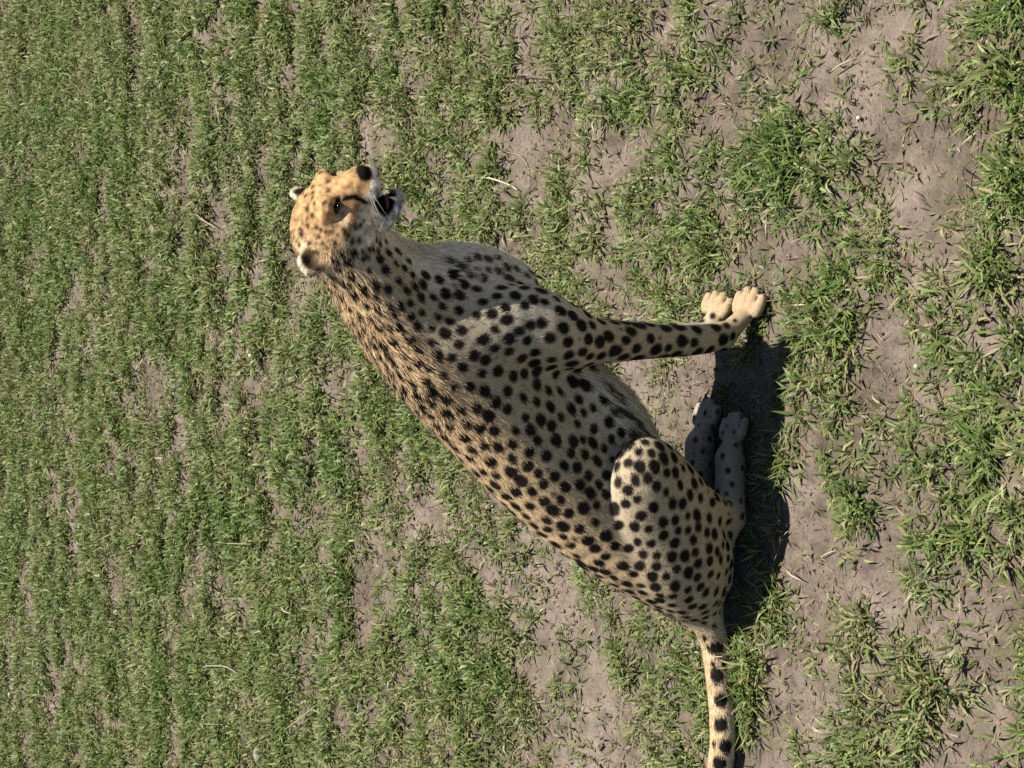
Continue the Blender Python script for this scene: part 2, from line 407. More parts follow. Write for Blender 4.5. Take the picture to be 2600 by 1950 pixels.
def ground_z(x, y):
    near = np.exp(-((x / 9) ** 2 + ((y - 4) / 9) ** 2))
    z = (fbm(x * 1.6, y * 2.2, 3, 21) - .5) * .050 + (fbm(x * 9, y * 12, 3, 33) - .5) * .026
    z = z + (hummock(x, y) - .5) * .034
    return z * calm(x, y) * near + (fbm(x * .03, y * .03, 2, 3) - .5) * .9 * (1 - near) * sstep(6, 60, np.hypot(x, y - 3)) - .004
def axis(lo, hi, step, far):
    core = np.arange(lo, hi + step / 2, step); out = []; d = step; q = 0
    while q < far: d *= 1.16; q += d; out.append(q)
    out = np.array(out)
    return np.concatenate([lo - out[::-1], core, hi + out])
gx, gy = axis(-2.2, 2.2, .0185, 400), axis(1.9, 8.2, .0185, 400)
X, Y = np.meshgrid(gx, gy, indexing='ij'); nx, ny = X.shape
Z = ground_z(X, Y)
fine = (fbm(X * 40, Y * 40, 3, 44) - .5) * .010 + (fbm(X * 85, Y * 85, 2, 47) - .5) * .006
inner = (np.abs(X) < 3) & (Y > 1.3) & (Y < 9.2)
Z = Z + np.where(inner, fine * (.35 + .65 * calm(X, Y)), 0)
I = np.arange(nx * ny).reshape(nx, ny)
quads = np.stack([I[:-1, :-1], I[1:, :-1], I[1:, 1:], I[:-1, 1:]], -1).reshape(-1, 4)
t = NT('soil'); co = t.n('ShaderNodeTexCoord').outputs['Object']
big, mid, fin, vfin = t.noise(co, 3.2, 4), t.noise(co, 22, 5, .6), t.noise(co, 150, 4, .65), t.noise(co, 520, 3, .7)
c = t.ramp(big, [(.32, (.140, .110, .087)), (.5, (.210, .167, .137)), (.68, (.262, .215, .177))])
c = t.mix(.65, c, t.ramp(mid, [(.30, (.30, .28, .26)), (.5, (.92, .91, .90)), (.72, (1.35, 1.32, 1.28))]), 'MULTIPLY')
c = t.mix(.6, c, t.ramp(fin, [(.30, (.45, .42, .40)), (.52, (1, 1, 1)), (.75, (1.3, 1.27, 1.22))]), 'MULTIPLY')
moss = t.math('MULTIPLY', t.math('SUBTRACT', t.noise(co, 9, 4, .7), .50), 3.2)
cl = t.n('ShaderNodeClamp'); t.l(moss, cl.inputs[0]); cl.inputs[2].default_value = .5
c = t.mix(cl.outputs[0], c, (.125, .125, .062))
t.l(c, t.b.inputs['Base Color']); t.b.inputs['Roughness'].default_value = .95; t.b.inputs['Specular IOR Level'].default_value = .12
t.bump(t.math('ADD', t.math('MULTIPLY', fin, 1.0), t.math('MULTIPLY', vfin, .5)), .75, .006)
ground = mesh_np('ground', np.stack([X, Y, Z], -1).reshape(-1, 3), quads, t.m)
tag(ground, 'dry trodden brown earth under the short grass', None, None, 'structure')

# ---------------------------------------------------------------- grass: thousands of short blades in tufts
def in_view(x, y, m):
    return np.abs(x) < .66 + (y - 2.25) * .176 + m
def blades(bx, by, bz, L, Wd, az, lean, curl, col, shade_tip):
    """blade = root pair, middle pair, tip; arrays of equal length"""
    n = len(bx)
    d = np.stack([np.cos(az), np.sin(az), np.zeros(n)], 1); s = np.stack([-np.sin(az), np.cos(az), np.zeros(n)], 1)
    tw = rng.normal(0, .5, n); s = s * np.cos(tw)[:, None]; s[:, 2] = np.sin(tw) * .8
    up = np.array([0, 0, 1.0]); root = np.stack([bx, by, bz], 1)
    a1, a2 = lean, lean + curl
    m = root + (L * .5)[:, None] * (d * np.sin(a1)[:, None] + up * np.cos(a1)[:, None])
    tp = m + (L * .5)[:, None] * (d * np.sin(a2)[:, None] + up * np.cos(a2)[:, None])
    tp[:, 2] = np.maximum(tp[:, 2], bz + .002); m[:, 2] = np.maximum(m[:, 2], bz + .002)
    w = (Wd / 2)[:, None] * s
    V = np.stack([root - w * .7, root + w * .7, m - w, m + w, tp], 1).reshape(-1, 3)
    b = np.arange(n)[:, None] * 5
    Q = b + np.array([[0, 1, 3, 2]]); T = b + np.array([[2, 3, 4]])
    C = np.repeat(col[:, None, :], 5, 1); C[:, 4] = C[:, 4] * shade_tip[:, None]
    return V, Q, T, C.reshape(-1, 3)
def feet_clear(x, y):
    k = np.ones(len(x), bool)
    for a, b, r in KEEP_CLEAR:
        ba = b - a; h = np.clip(((x - a[0]) * ba[0] + (y - a[1]) * ba[1]) / (ba @ ba + 1e-9), 0, 1)
        k &= np.hypot(x - a[0] - h * ba[0], y - a[1] - h * ba[1]) > r
    return k
g2 = lambda px, py: G(px, py)[:2]
KEEP_CLEAR = [(g2(1870, 850), g2(1905, 770), .027), (g2(1835, 850), g2(1835, 770), .025), (g2(1872, 1300), g2(1872, 1085), .026), (g2(1825, 1290), g2(1822, 1050), .026),
              (g2(1868, 1400), g2(1858, 1500), .09), (g2(1848, 1560), g2(1862, 1760), .016), (g2(1862, 1760), g2(1866, 2000), .018)]
def grass(name, N, xr, yr, margin, size, thin, density, label):
    x = rng.uniform(*xr, N); y = rng.uniform(*yr, N)
    inn = in_view(x, y, .18) & (y > 2.05) & (y < 8.1)
    k = in_view(x, y, margin) & (inn | (rng.random(N) < .30)); x, y = x[k], y[k]
    c = cover(x, y)
    # tufts gather in small clumps
    cl = sstep(.36, .62, fbm(x * 26, y * 30, 2, 61))
    k = rng.random(len(x)) < density * (c ** 1.15) * (.10 + .90 * cl) * (.62 + .38 * sstep(3.0, 5.0, y)) + .045
    x, y, c, cl = x[k], y[k], c[k], cl[k]
    k = feet_clear(x, y); x, y, c, cl = x[k], y[k], c[k], cl[k]
    ex = [G(px, py) for px, py in ((1905, 868), (1893, 880), (1916, 850), (1938, 800), (1846, 742), (1852, 760), (1893, 1070), (1900, 1110), (1890, 1180), (1902, 1240), (1912, 1330), (1920, 1400), (1890, 1520), (1880, 1600), (1890, 1680), (1892, 1745), (1895, 1840), (1842, 1010), (1880, 900))
          for q in range(5)] if name == 'grass' else []
    if ex:                                              # tufts that reach over the feet and the tail
        ex = np.array(ex); m = len(ex)
        x = np.append(x, ex[:, 0] + rng.normal(0, .012, m)); y = np.append(y, ex[:, 1] + rng.normal(0, .008, m)); c = np.append(c, np.full(m, .8)); cl = np.append(cl, np.ones(m))
    T = len(x); nb = rng.integers(4, 9, T) + (c * 3).astype(int)
    hue = fbm(x * 5, y * 5, 3, 91); lush = blobs(LUSH, x, y)
    ts = size * (.50 + .46 * c + .24 * rng.random(T)) * (1 + .55 * lush * sstep(4.1, 2.7, y))
    r = np.repeat(np.arange(T), nb); n = len(r)
    az = rng.uniform(0, 2 * np.pi, n)
    off = np.abs(rng.normal(0, .010, n))
    bx, by = x[r] + np.cos(az) * off, y[r] + np.sin(az) * off
    bz = ground_z(bx, by) - .003
    L = (1 + .25 * (~(in_view(x, y, .18) & (y > 2.05) & (y < 8.1)))[r]) * ts[r] * rng.uniform(.55, 1.25, n); out = ~(in_view(x, y, .18) & (y > 2.05) & (y < 8.1))[r]      # fewer, broader blades outside the frame
    Wd = thin * (1 + .6 * out) * (.82 + .26 * sstep(3.2, 5.5, y[r])) * rng.uniform(.55, 1.15, n) * (.7 + .3 * ts[r] / size)
    lean = rng.uniform(.20, 1.25, n); curl = rng.uniform(-.2, 1.3, n)
    g = np.array([[.058, .104, .018], [.100, .158, .034], [.152, .200, .055], [.220, .230, .092], [.125, .155, .062]])
    pick = rng.random(n) * .55 + hue[r] * .6
    i = np.clip((pick * 4.6).astype(int) - 0, 0, 4)
    col = g[i] * rng.uniform(.55, 1.45, (n, 1)) * rng.uniform(.92, 1.08, (n, 3))
    dry = rng.random(n) < .06 + .16 * (1 - c[r]) + .25 * sstep(.52, .7, fbm(x * 7 + 3, y * 7, 2, 77))[r]
    col[dry] = np.array([.26, .215, .115]) * rng.uniform(.55, 1.25, (dry.sum(), 1))
    lean[dry] += .35
    V, Q, Tn, C = blades(bx, by, bz, L, Wd, az, lean, curl, col, rng.uniform(.9, 1.35, n))
    o = mesh_np(name, V, [Q, Tn], M_GRASS, smooth=True, col=np.clip(C, 0, .6))
    tag(o, label, 'grass', None, 'stuff'); return n
M_GRASS = tint_material('grass_blade', .50, .20, .35)
nb1 = grass('grass', 455000, (-3.8, 3.8), (1.4, 9.0), 1.35, .037, .0064, .74, 'short green grass in uneven tufts over the bare earth')
# thinner cover out to the side and behind
def far_grass():
    N = 52000; r = 1.2 + 24 * rng.random(N) ** 1.5; a = rng.uniform(0, 2 * np.pi, N); x, y = r * np.cos(a), 3.5 + r * np.sin(a)
    k = ~(in_view(x, y, 1.35) & (y > 1.4) & (y < 9.0)) & (rng.random(N) < cover(x, y) ** 1.2 * .9); x, y, r = x[k], y[k], r[k]
    n = len(x) * 4; x, y, r = np.repeat(x, 4), np.repeat(y, 4), np.repeat(r, 4); az = rng.uniform(0, 6.28, n)
    x = x + np.cos(az) * .03; y = y + np.sin(az) * .03
    col = np.array([.10, .135, .045]) * rng.uniform(.6, 1.5, (n, 1)) * rng.uniform(.9, 1.1, (n, 3))
    V, Q, T, C = blades(x, y, ground_z(x, y) - .003, rng.uniform(.022, .045, n) * (.8 + .05 * r), rng.uniform(.006, .010, n) * (.8 + .09 * r), az, rng.uniform(.3, 1.2, n), rng.uniform(0, .9, n), col, np.ones(n))
    tag(mesh_np('outlying_grass', V, [Q, T], M_GRASS, col=C), 'sparser grass of the plain around the patch in view', 'grass', None, 'stuff')
far_grass()
# dead bits and crumbs lying on the soil
def litter():
    N = 52000; x = rng.uniform(-2.6, 2.6, N); y = rng.uniform(1.7, 8.4, N); k = in_view(x, y, .4) & feet_clear(x, y); x, y = x[k], y[k]
    n = len(x); az = rng.uniform(0, 6.28, n); L = rng.uniform(.008, .040, n) * rng.uniform(.5, 1, n)
    col = np.where(rng.random((n, 1)) < .42, np.array([[.33, .265, .165]]), np.array([[.12, .085, .055]])) * rng.uniform(.6, 1.35, (n, 1))
    V, Q, T, C = blades(x, y, ground_z(x, y) + rng.uniform(.001, .006, n), L, rng.uniform(.0011, .0026, n), az, rng.uniform(1.25, 1.6, n), rng.uniform(-.25, .35, n), col, np.ones(n))
    tag(mesh_np('dead_grass_litter', V, [Q, T], M_GRASS, col=C), 'broken dead stalks strewn over the soil', 'litter', None, 'stuff')
litter()
def crumbs():
    N = 60000; x = rng.uniform(-2.5, 2.5, N); y = rng.uniform(1.7, 8.0, N); k = in_view(x, y, .35); x, y = x[k], y[k]
    k = (rng.random(len(x)) > cover(x, y) * .8) & feet_clear(x, y); x, y = x[k], y[k]; n = len(x)
    r = .0016 + .0062 * rng.random(n) ** 4.5
    base = np.array([[1, 0, 0], [-1, 0, 0], [0, 1, 0], [0, -1, 0], [0, 0, 1], [0, 0, -1.]])
    V = base[None] * r[:, None, None] * rng.uniform(.6, 1.3, (n, 6, 1)) + np.stack([x, y, ground_z(x, y) + r * .4 + .001], 1)[:, None]
    T = np.array([[0, 2, 4], [2, 1, 4], [1, 3, 4], [3, 0, 4], [2, 0, 5], [1, 2, 5], [3, 1, 5], [0, 3, 5]])
    F = (np.arange(n)[:, None, None] * 6 + T[None]).reshape(-1, 3)
    col = np.repeat(np.array([.22, .17, .135]) * rng.uniform(.5, 1.3, (n, 1)), 6, 0)
    tag(mesh_np('soil_crumbs', V.reshape(-1, 3), F, tint_material('soil_crumb', .95, 0, .1), smooth=False, col=col), 'small crumbs of dry earth on the bare patches', 'soil', None, 'stuff')
crumbs()
# ---------------------------------------------------------------- the cheetah: surface, coat, fur
D_, lo_, h_ = build_sdf(.0040)
BV, BF = surface_nets(D_, lo_, h_); BV = relax(BV, BF, 3); del D_
BV[:, 2] = np.where(BV[:, 2] < .004, .004 + (BV[:, 2] - .004) * .12, BV[:, 2])
BN = vert_normals(BV, BF)
REGS = ['trunk', 'breast', 'shoulder', 'fore', 'pawf', 'thigh', 'shin', 'hock', 'pawh', 'tail', 'head', 'ear']
RD = {r: np.full(len(BV), 9.0) for r in REGS}; wsum = np.zeros(len(BV)); FL = np.zeros_like(BV)
for p in PR:
    if p.sub: continue
    d, f = p.eval(BV, True)
    RD[p.reg] = np.minimum(RD[p.reg], d)
    w = np.exp(-np.clip(d, -.05, .2) / .010); FL += w[:, None] * f; wsum += w
FL -= (FL * BN).sum(1, keepdims=True) * BN; FL /= np.linalg.norm(FL, axis=1, keepdims=True) + 1e-9
RDm = np.stack([RD[r] for r in REGS], 1); RW = np.exp(-(RDm - RDm.min(1, keepdims=True)) / .010); RW /= RW.sum(1, keepdims=True)
Wt = {r: RW[:, i] for i, r in enumerate(REGS)}
trunk_axis = PR[0]
def belly_side(p):      # -1 spine .. +1 belly
    best = np.full(len(p), 9e9); s = np.zeros(len(p))
    for a, r in zip(trunk_axis.pts, trunk_axis.rad):
        q = p - a; d = (q * q).sum(1); m = d < best
        best[m] = d[m]; s[m] = (q[m] @ np.array([.74, 0, -.67])) / r
    return s
VENT = belly_side(BV)
HL = head_local(BV)                                     # position in the head's own frame
def visible_point(px, py):
    """surface point seen at a photo pixel"""
    k = (np.abs(VPX - px) < 5) & (np.abs(VPY - py) < 5)
    i = np.where(k)[0]
    if len(i) == 0:
        i = np.array([np.argmin((VPX - px) ** 2 + (VPY - py) ** 2)])
    return BV[i[np.argmin(((BV[i] - CAM_POS) ** 2).sum(1))]]
VPX, VPY = to_px(BV)

TAWNY, FLANK, PALE, WHITE = np.array([.68, .490, .270]), np.array([.445, .382, .272]), np.array([.53, .490, .400]), np.array([.70, .665, .59])  # coat tones: spine lifted as if sunlit, flank deepened as if shaded
INK = np.array([.009, .007, .007])
def lerp(a, b, t): return a + (b - a) * np.clip(t, 0, 1)[:, None]
n_ = len(BV); base = np.zeros((n_, 3))
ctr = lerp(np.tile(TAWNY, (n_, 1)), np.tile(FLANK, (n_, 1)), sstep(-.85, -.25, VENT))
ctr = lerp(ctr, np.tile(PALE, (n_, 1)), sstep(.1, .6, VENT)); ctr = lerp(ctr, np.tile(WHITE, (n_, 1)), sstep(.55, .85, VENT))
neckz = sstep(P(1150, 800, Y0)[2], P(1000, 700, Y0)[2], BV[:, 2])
ctr = lerp(ctr, np.tile(WHITE, (n_, 1)), neckz * sstep(.15, .60, VENT))                                   # cream throat
side = np.sign(BV[:, 1] - Y_BODY) * BN[:, 1]               # >0 outward facing
leg = lerp(np.tile(PALE * .95, (n_, 1)), np.tile((FLANK + TAWNY) / 2, (n_, 1)), sstep(-.5, .3, side))
toes = np.tile(np.array([.43, .325, .195]), (n_, 1))
hindfoot = lerp(np.tile(np.array([.25, .20, .15]), (n_, 1)), np.tile(np.array([.38, .325, .25]), (n_, 1)), sstep(.2, .9, BN[:, 2]) * .8)  # shade under the body put into the feet's colour, paler facing up
tailc = lerp(np.tile(np.array([.58, .49, .35]), (n_, 1)), np.tile(np.array([.56, .42, .25]), (n_, 1)), sstep(-.2, .7, BN[:, 2]))
# head colours in the head's frame
hx, hy, hz = HL.T
hd = np.tile(np.array([.45, .275, .125]), (n_, 1))
hd = lerp(hd, np.tile(PALE, (n_, 1)), sstep(.004, -.016, hz + .22 * hx))
hd = lerp(hd, np.tile(WHITE, (n_, 1)), sstep(-.014, -.040, hz + .22 * hx))
hd = lerp(hd, np.tile(WHITE * .95, (n_, 1)), sstep(.085, .105, hx) * sstep(-.028, -.038, hz))            # muzzle
hd = lerp(hd, np.tile(WHITE, (n_, 1)), np.exp(-(((hx - .070) / .016) ** 2 + ((np.abs(hy) - .054) / .016) ** 2 + ((hz - .002) / .010) ** 2)) * .25)   # under the eye
ear_r = np.linalg.norm((HL * [1, 0, 1] + np.abs(HL) * [0, 1, 0] - [-.030, .074, .034]) / [1, 1.0, 1.0], axis=1)
earc = lerp(np.tile(INK * 1.5, (n_, 1)), np.tile(np.array([.66, .56, .40]), (n_, 1)), sstep(.0240, .0285, ear_r))
COLS = {'trunk': ctr, 'breast': lerp(lerp(ctr, np.tile(PALE, (n_, 1)), np.full(n_, .3)), np.tile(WHITE, (n_, 1)), np.maximum(sstep(-.01, .05, BV[:, 1] - Y_BODY), sstep(.35, .75, BN[:, 0]))), 'shoulder': lerp(ctr, np.tile(FLANK, (n_, 1)), np.full(n_, .5)), 'fore': leg, 'pawf': toes, 'thigh': lerp(leg, np.tile(FLANK, (n_, 1)), np.full(n_, .5)),  # white chest fur spread over front and far side as a sunlit rim
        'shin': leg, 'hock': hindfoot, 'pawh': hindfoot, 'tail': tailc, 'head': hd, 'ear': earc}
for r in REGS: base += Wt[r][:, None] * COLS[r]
headw = Wt['head'] + Wt['ear']
base = base * (1 + (fbm(BV[:, 0] * 160, BV[:, 2] * 160 + BV[:, 1] * 90, 3, 131) - .5) * (.3 + 1.5 * headw))[:, None]

# dark marks of the face: eye rim, tear line, lips, nose, mouth
def seg_dist(p, pts):
    d = np.full(len(p), 9.0)
    for a, b in zip(pts[:-1], pts[1:]):
        a, b = np.asarray(a), np.asarray(b); ba = b - a; h = np.clip(((p - a) @ ba) / (ba @ ba), 0, 1)
        d = np.minimum(d, np.linalg.norm(p - a - h[:, None] * ba, axis=1))
    return d
EYE = np.array([.0825, .0375, .0175])
hab = HL * [1, 0, 1] + np.abs(HL) * [0, 1, 0]           # both halves of the face folded together
face = np.zeros(n_)
face = np.maximum(face, sstep(.0062, .0040, seg_dist(hab, [(.088, .035, .014), (.094, .030, .006), (.101, .029, -.008), (.099, .033, -.022), (.088, .0385, -.040), (.072, .040, -.056)])))    # tear line
face = np.maximum(face, sstep(1.65, 1.25, np.linalg.norm((hab - EYE) / [.0140, .0120, .0036], axis=1)))    # eye rim
face = np.maximum(face, sstep(.0060, .0035, seg_dist(hab, [(.080, .0385, .022), (.070, .0400, .036)])) * .9)
face = np.maximum(face, sstep(1.45, 1.2, np.linalg.norm((HL - [.142, 0, -.019]) / [.0118, .0160, .0118], axis=1)))                                                       # nose
mr = roty(math.radians(-16)); mq = (HL - [.090, 0, -.0735]) @ mr.T
mouth = sstep(1.32, 1.10, np.linalg.norm(mq / [.058, .0250, .0175], axis=1))
face = np.maximum(face, mouth)
face = np.maximum(face, sstep(.0045, .002, np.abs(hz + .050 + .35 * (.112 - hx))) * sstep(.070, .085, hx) * sstep(.136, .128, hx) * .55)    # lip line
face *= np.clip(headw * 1.5, 0, 1)

# the spots
def poisson(cand, spacing, seed):
    q = np.random.default_rng(seed).permutation(len(cand)); acc = np.zeros((4000, 3)); rr = np.zeros(4000); keep = []; m = 0
    for i in q:
        s = spacing[i]
        if s <= 0: continue
        if m == 0 or (((acc[:m] - cand[i]) ** 2).sum(1) > (np.minimum(s, rr[:m])) ** 2).all():
            acc[m] = cand[i]; rr[m] = s; keep.append(i); m += 1
            if m >= 4000: break
    return np.array(keep)
sub = np.random.default_rng(3).permutation(n_)[:26000]
neckness = sstep(P(1120, 800, Y0)[2], P(960, 700, Y0)[2], BV[:, 2]) * Wt['trunk']
SP = {'trunk': .0250, 'breast': .0215, 'shoulder': .0230, 'fore': .0275, 'thigh': .0238, 'shin': .03, 'hock': .028, 'pawf': .020, 'pawh': .026, 'tail': 0, 'head': 0, 'ear': 0}
SR = {'trunk': .0113, 'breast': .0086, 'shoulder': .0101, 'fore': .0126, 'thigh': .0108, 'shin': .0095, 'hock': .0056, 'pawf': .005, 'pawh': .0045, 'tail': 0, 'head': 0, 'ear': 0}
spc = sum(Wt[r] * SP[r] for r in REGS); rad = sum(Wt[r] * SR[r] for r in REGS)
spc = spc * (1 - .22 * neckness); rad = rad * (1 - .30 * neckness)
none = ((neckz > .35) & (VENT > .52)) | ((Wt['breast'] > .5) & (BN[:, 0] > .62)) | (headw > .35) | (Wt['pawf'] > .85) | (Wt['tail'] > .55) | ((VENT > .96) & (Wt['trunk'] > .6))
spc = np.where(none, 0, spc)
ki = sub[poisson(BV[sub], spc[sub], 7)]
SUBV = BV[sub].astype(np.float32)
for it in range(5):                                     # neighbours push each other apart: an even scatter
    c_ = BV[ki]; dv = c_[:, None] - c_[None]; dd = np.linalg.norm(dv, axis=2) + np.eye(len(ki)) * 9
    reach = 1.55 * spc[ki][:, None]; f_ = np.clip(1 - dd / reach, 0, 1)
    mv = c_ + (dv / dd[..., None] * (f_ * reach)[..., None]).sum(1) * .22
    nw = np.array([np.argmin(((SUBV - q) ** 2).sum(1)) for q in mv.astype(np.float32)]); ok = spc[sub[nw]] > 0
    ki = np.where(ok, sub[nw], ki)
ki = np.unique(ki)
r2 = np.random.default_rng(21)
S_c, S_r, S_f = BV[ki], rad[ki] * r2.uniform(.78, 1.18, len(ki)), FL[ki]
fadeS = np.where((VENT[ki] > .75) & (Wt['trunk'][ki] + Wt['breast'][ki] > .6), .92, 1.0)
S_e = r2.uniform(1.0, 1.30, len(ki)); S_a = fadeS * r2.uniform(.98, 1.0, len(ki))
# small in-between flecks
spc2 = np.where(spc > 0, .026, 0)
kj = sub[poisson(BV[sub], spc2[sub], 12)]
dmin = np.array([np.min(np.linalg.norm(S_c - BV[j], axis=1) - S_r) for j in kj])
kj = kj[(dmin > .0085) & (r2.random(len(kj)) < .55)]
S_c = np.vstack([S_c, BV[kj]]); S_f = np.vstack([S_f, FL[kj]])
S_r = np.concatenate([S_r, r2.uniform(.0030, .0052, len(kj))]); S_e = np.concatenate([S_e, r2.uniform(1, 1.5, len(kj))]); S_a = np.concatenate([S_a, np.full(len(kj), .8)])
def add_spots(pts, rs, e=1.1, a=1.0):
    global S_c, S_f, S_r, S_e, S_a
    pts = np.asarray(pts)
    i = np.array([np.argmin(((BV - q) ** 2).sum(1)) for q in pts])
    S_c = np.vstack([S_c, BV[i]]); S_f = np.vstack([S_f, FL[i]]); S_r = np.concatenate([S_r, np.broadcast_to(rs, len(i))])
    S_e = np.concatenate([S_e, np.full(len(i), e)]); S_a = np.concatenate([S_a, np.full(len(i), a)])
# tail: a row of large blots, smaller ones beside it, then rings and a pale tip out of the picture
add_spots([visible_point(*q) for q in ((1822, 1648), (1820, 1715), (1828, 1781), (1826, 1840), (1846, 1894), (1822, 1942))], .0158, 1.05)
add_spots([visible_point(*q) for q in ((1797, 1648), (1806, 1686), (1842, 1682), (1850, 1740), (1810, 1888), (1786, 1622), (1815, 1590), (1790, 1585))], .0068, 1.2)
# forehead, cheek and nape dots (photo pixels on the near side), folded over to the far side
dots = [(782, 470), (795, 513), (820, 510), (778, 555), (757, 580), (763, 590), (776, 577), (788, 548), (760, 600), (781, 619), (757, 622), (769, 648), (800, 582), (812, 586), (806, 600), (824, 590), (838, 590),
        (775, 530), (790, 490), (830, 480), (846, 620), (862, 600), (815, 620), (800, 640), (885, 640), (870, 582), (897, 610), (912, 612), (905, 580), (920, 575), (925, 560)]
dp = np.array([visible_point(*q) for q in dots]); dl = head_local(dp); dm = dl * [1, -1, 1]
add_spots(np.vstack([dp, HEAD_C + HS * (dm @ HEAD_R)]), np.tile(r2.uniform(.0032, .0050, len(dots)), 2), 1.2, .95)
add_spots([visible_point(*q) for q in ((880, 590), (888, 602), (898, 617), (912, 612), (925, 640), (935, 655), (942, 632), (950, 634), (960, 605))], .0048, 1.6)
CH = 6000
def spot_mask(p, soft=.0016):
    out = np.zeros(len(p)); 
    for i in range(0, len(p), CH):
        q = p[i:i + CH]
        lo, hi = q.min(0) - .03, q.max(0) + .03
        s = np.where(((S_c > lo) & (S_c < hi)).all(1))[0]
        if len(s) == 0: continue
        dv = q[:, None, :] - S_c[s][None]
        al = (dv * S_f[s][None]).sum(-1); d2 = (dv * dv).sum(-1)
        wob = 1 + .07 * np.sin(al * 200 + S_r[s] * 9000) + .05 * np.sin(d2 * 32000 + S_e[s] * 50)
        d = np.sqrt(np.maximum(d2 - al * al, 0) + (al / S_e[s]) ** 2)
        out[i:i + CH] = (sstep(soft, -soft, d - S_r[s] * wob) * S_a[s]).max(1)
    return out
order = np.lexsort((BV[:, 0] // .04, BV[:, 2] // .04)); spotv = np.zeros(n_); spotv[order] = spot_mask(BV[order], .003)
def ink(base_c, m): return base_c * (1 - m[:, None]) + INK * m[:, None]
M_COAT = tint_material('coat_skin', .85, 0, .1, .25); M_FUR = tint_material('fur_hair', .62, .20, .2)
cheetah = bpy.data.objects.new('cheetah', None); scene.collection.objects.link(cheetah)
root = np.array([-.15, Y_BODY, 0.0]); cheetah.location = root
tag(cheetah, 'spotted cheetah sitting upright on the grass with its mouth open, long tail stretched behind', 'cheetah')
def child(name, V, F, mat, **kw):
    return mesh_np(name, np.asarray(V) - root, F, mat, cheetah, **kw)
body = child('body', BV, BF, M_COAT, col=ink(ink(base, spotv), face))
tag(body, 'tawny black-spotted body of the cheetah')
# fur
tri_a = np.linalg.norm(np.cross(BV[BF[:, 2]] - BV[BF[:, 0]], BV[BF[:, 3]] - BV[BF[:, 1]]), axis=1)
NF = 225000
tri_a = tri_a * (1 + 2.6 * headw + 1.5 * (Wt['pawf'] + Wt['pawh']) + .6 * Wt['tail'])[BF].mean(1)
fi = rng.choice(len(BF), NF, p=tri_a / tri_a.sum()); u, v = rng.random((2, NF))
wq = np.stack([(1 - u) * (1 - v), u * (1 - v), u * v, (1 - u) * v], 1)
def at(A): return (A[BF[fi]] * (wq[:, :, None] if A.ndim == 2 else wq)).sum(1)
fp, fn, ff = at(BV), at(BN), at(FL); fn /= np.linalg.norm(fn, axis=1, keepdims=True); fb = at(base); fv = at(VENT); fface = at(face)
fw = {r: at(Wt[r]) for r in REGS}; fneck = at(neckness)
LEN = {'trunk': .0095, 'breast': .010, 'shoulder': .008, 'fore': .0065, 'pawf': .0045, 'thigh': .008, 'shin': .009, 'hock': .0070, 'pawh': .0050, 'tail': .011, 'head': .0050, 'ear': .005}
fl = sum(fw[r] * LEN[r] for r in REGS)
high = sstep(P(1330, 1100, Y0)[2], P(1000, 900, Y0)[2], fp[:, 2])          # shaggy nape and withers
mane = sstep(-.30, -.75, fv) * high * fw['trunk']
fl = fl + mane * .007 + sstep(.62, .95, fv) * fw['trunk'] * .022 + sstep(.5, .9, fv) * fneck * .006 + sstep(-.03, -.07, head_local(fp)[:, 2]) * fw['head'] * .004
fl = fl * rng.uniform(.55, 1.2, NF)
keep = (fface < .55) & ~((np.linalg.norm((head_local(fp) * [1, 0, 1] + np.abs(head_local(fp)) * [0, 1, 0] - EYE) / [.015, .012, .008], axis=1) < 1.3))
sk = np.lexsort((fp[:, 0] // .03, fp[:, 2] // .03)); sm = np.zeros(NF); sm[sk] = spot_mask(fp[sk], .0010)
fhead = fw['head'] + fw['ear']
mottle = 1 + (fbm(fp[:, 0] * 160, fp[:, 2] * 160 + fp[:, 1] * 90, 3, 131) - .5) * (.35 + 2.1 * fhead)
fc = ink(fb, np.clip(sm, 0, 1)) * rng.uniform(.72, 1.24, (NF, 1)) * mottle[:, None]; fc = ink(fc, np.clip(fface * 1.2, 0, 1))
jit = rng.normal(0, 1, (NF, 3))
lift = .13 + .10 * mane + .12 * rng.random(NF)
clump = np.stack([fbm(fp[:, 0] * 45 + 9, fp[:, 2] * 45, 2, 101) - .5, fbm(fp[:, 0] * 45, fp[:, 2] * 45 + 7, 2, 103) - .5, fbm(fp[:, 0] * 45 + 3, fp[:, 2] * 45 + 5, 2, 107) - .5], 1)
fd = ff + fn * lift[:, None] + jit * (.07 + .12 * mane)[:, None] + clump * (.26 + .4 * mane)[:, None]; fd /= np.linalg.norm(fd, axis=1, keepdims=True)
fd2 = fd - fn * .18 + np.array([0, 0, -.12]); fd2 /= np.linalg.norm(fd2, axis=1, keepdims=True)
sd = np.cross(fd, fn + jit * .35); sd /= np.linalg.norm(sd, axis=1, keepdims=True) + 1e-9
hwid = (.00058 + .00018 * mane - .00014 * fhead)[:, None] * sd
r0 = fp - fn * .0008; r1 = r0 + fd * (fl * .55)[:, None]; r2_ = r1 + fd2 * (fl * .5)[:, None]
r1[:, 2] = np.maximum(r1[:, 2], .003); r2_[:, 2] = np.maximum(r2_[:, 2], .003)
k_ = np.where(keep)[0]; nk = len(k_)
HVt = np.stack([r0 - hwid, r0 + hwid, r1 - hwid * .8, r1 + hwid * .8, r2_], 1)[k_].reshape(-1, 3)
b5 = np.arange(nk)[:, None] * 5
fur = child('fur', HVt, [b5 + np.array([[0, 1, 3, 2]]), b5 + np.array([[2, 3, 4]])], M_FUR, col=np.repeat(fc[k_], 5, 0))
nn = fn + jit * .18; nn /= np.linalg.norm(nn, axis=1, keepdims=True)
fur.data.normals_split_custom_set_from_vertices(np.repeat(nn[k_], 5, 0).astype(np.float32))
tag(fur, None, None, None, 'stuff')

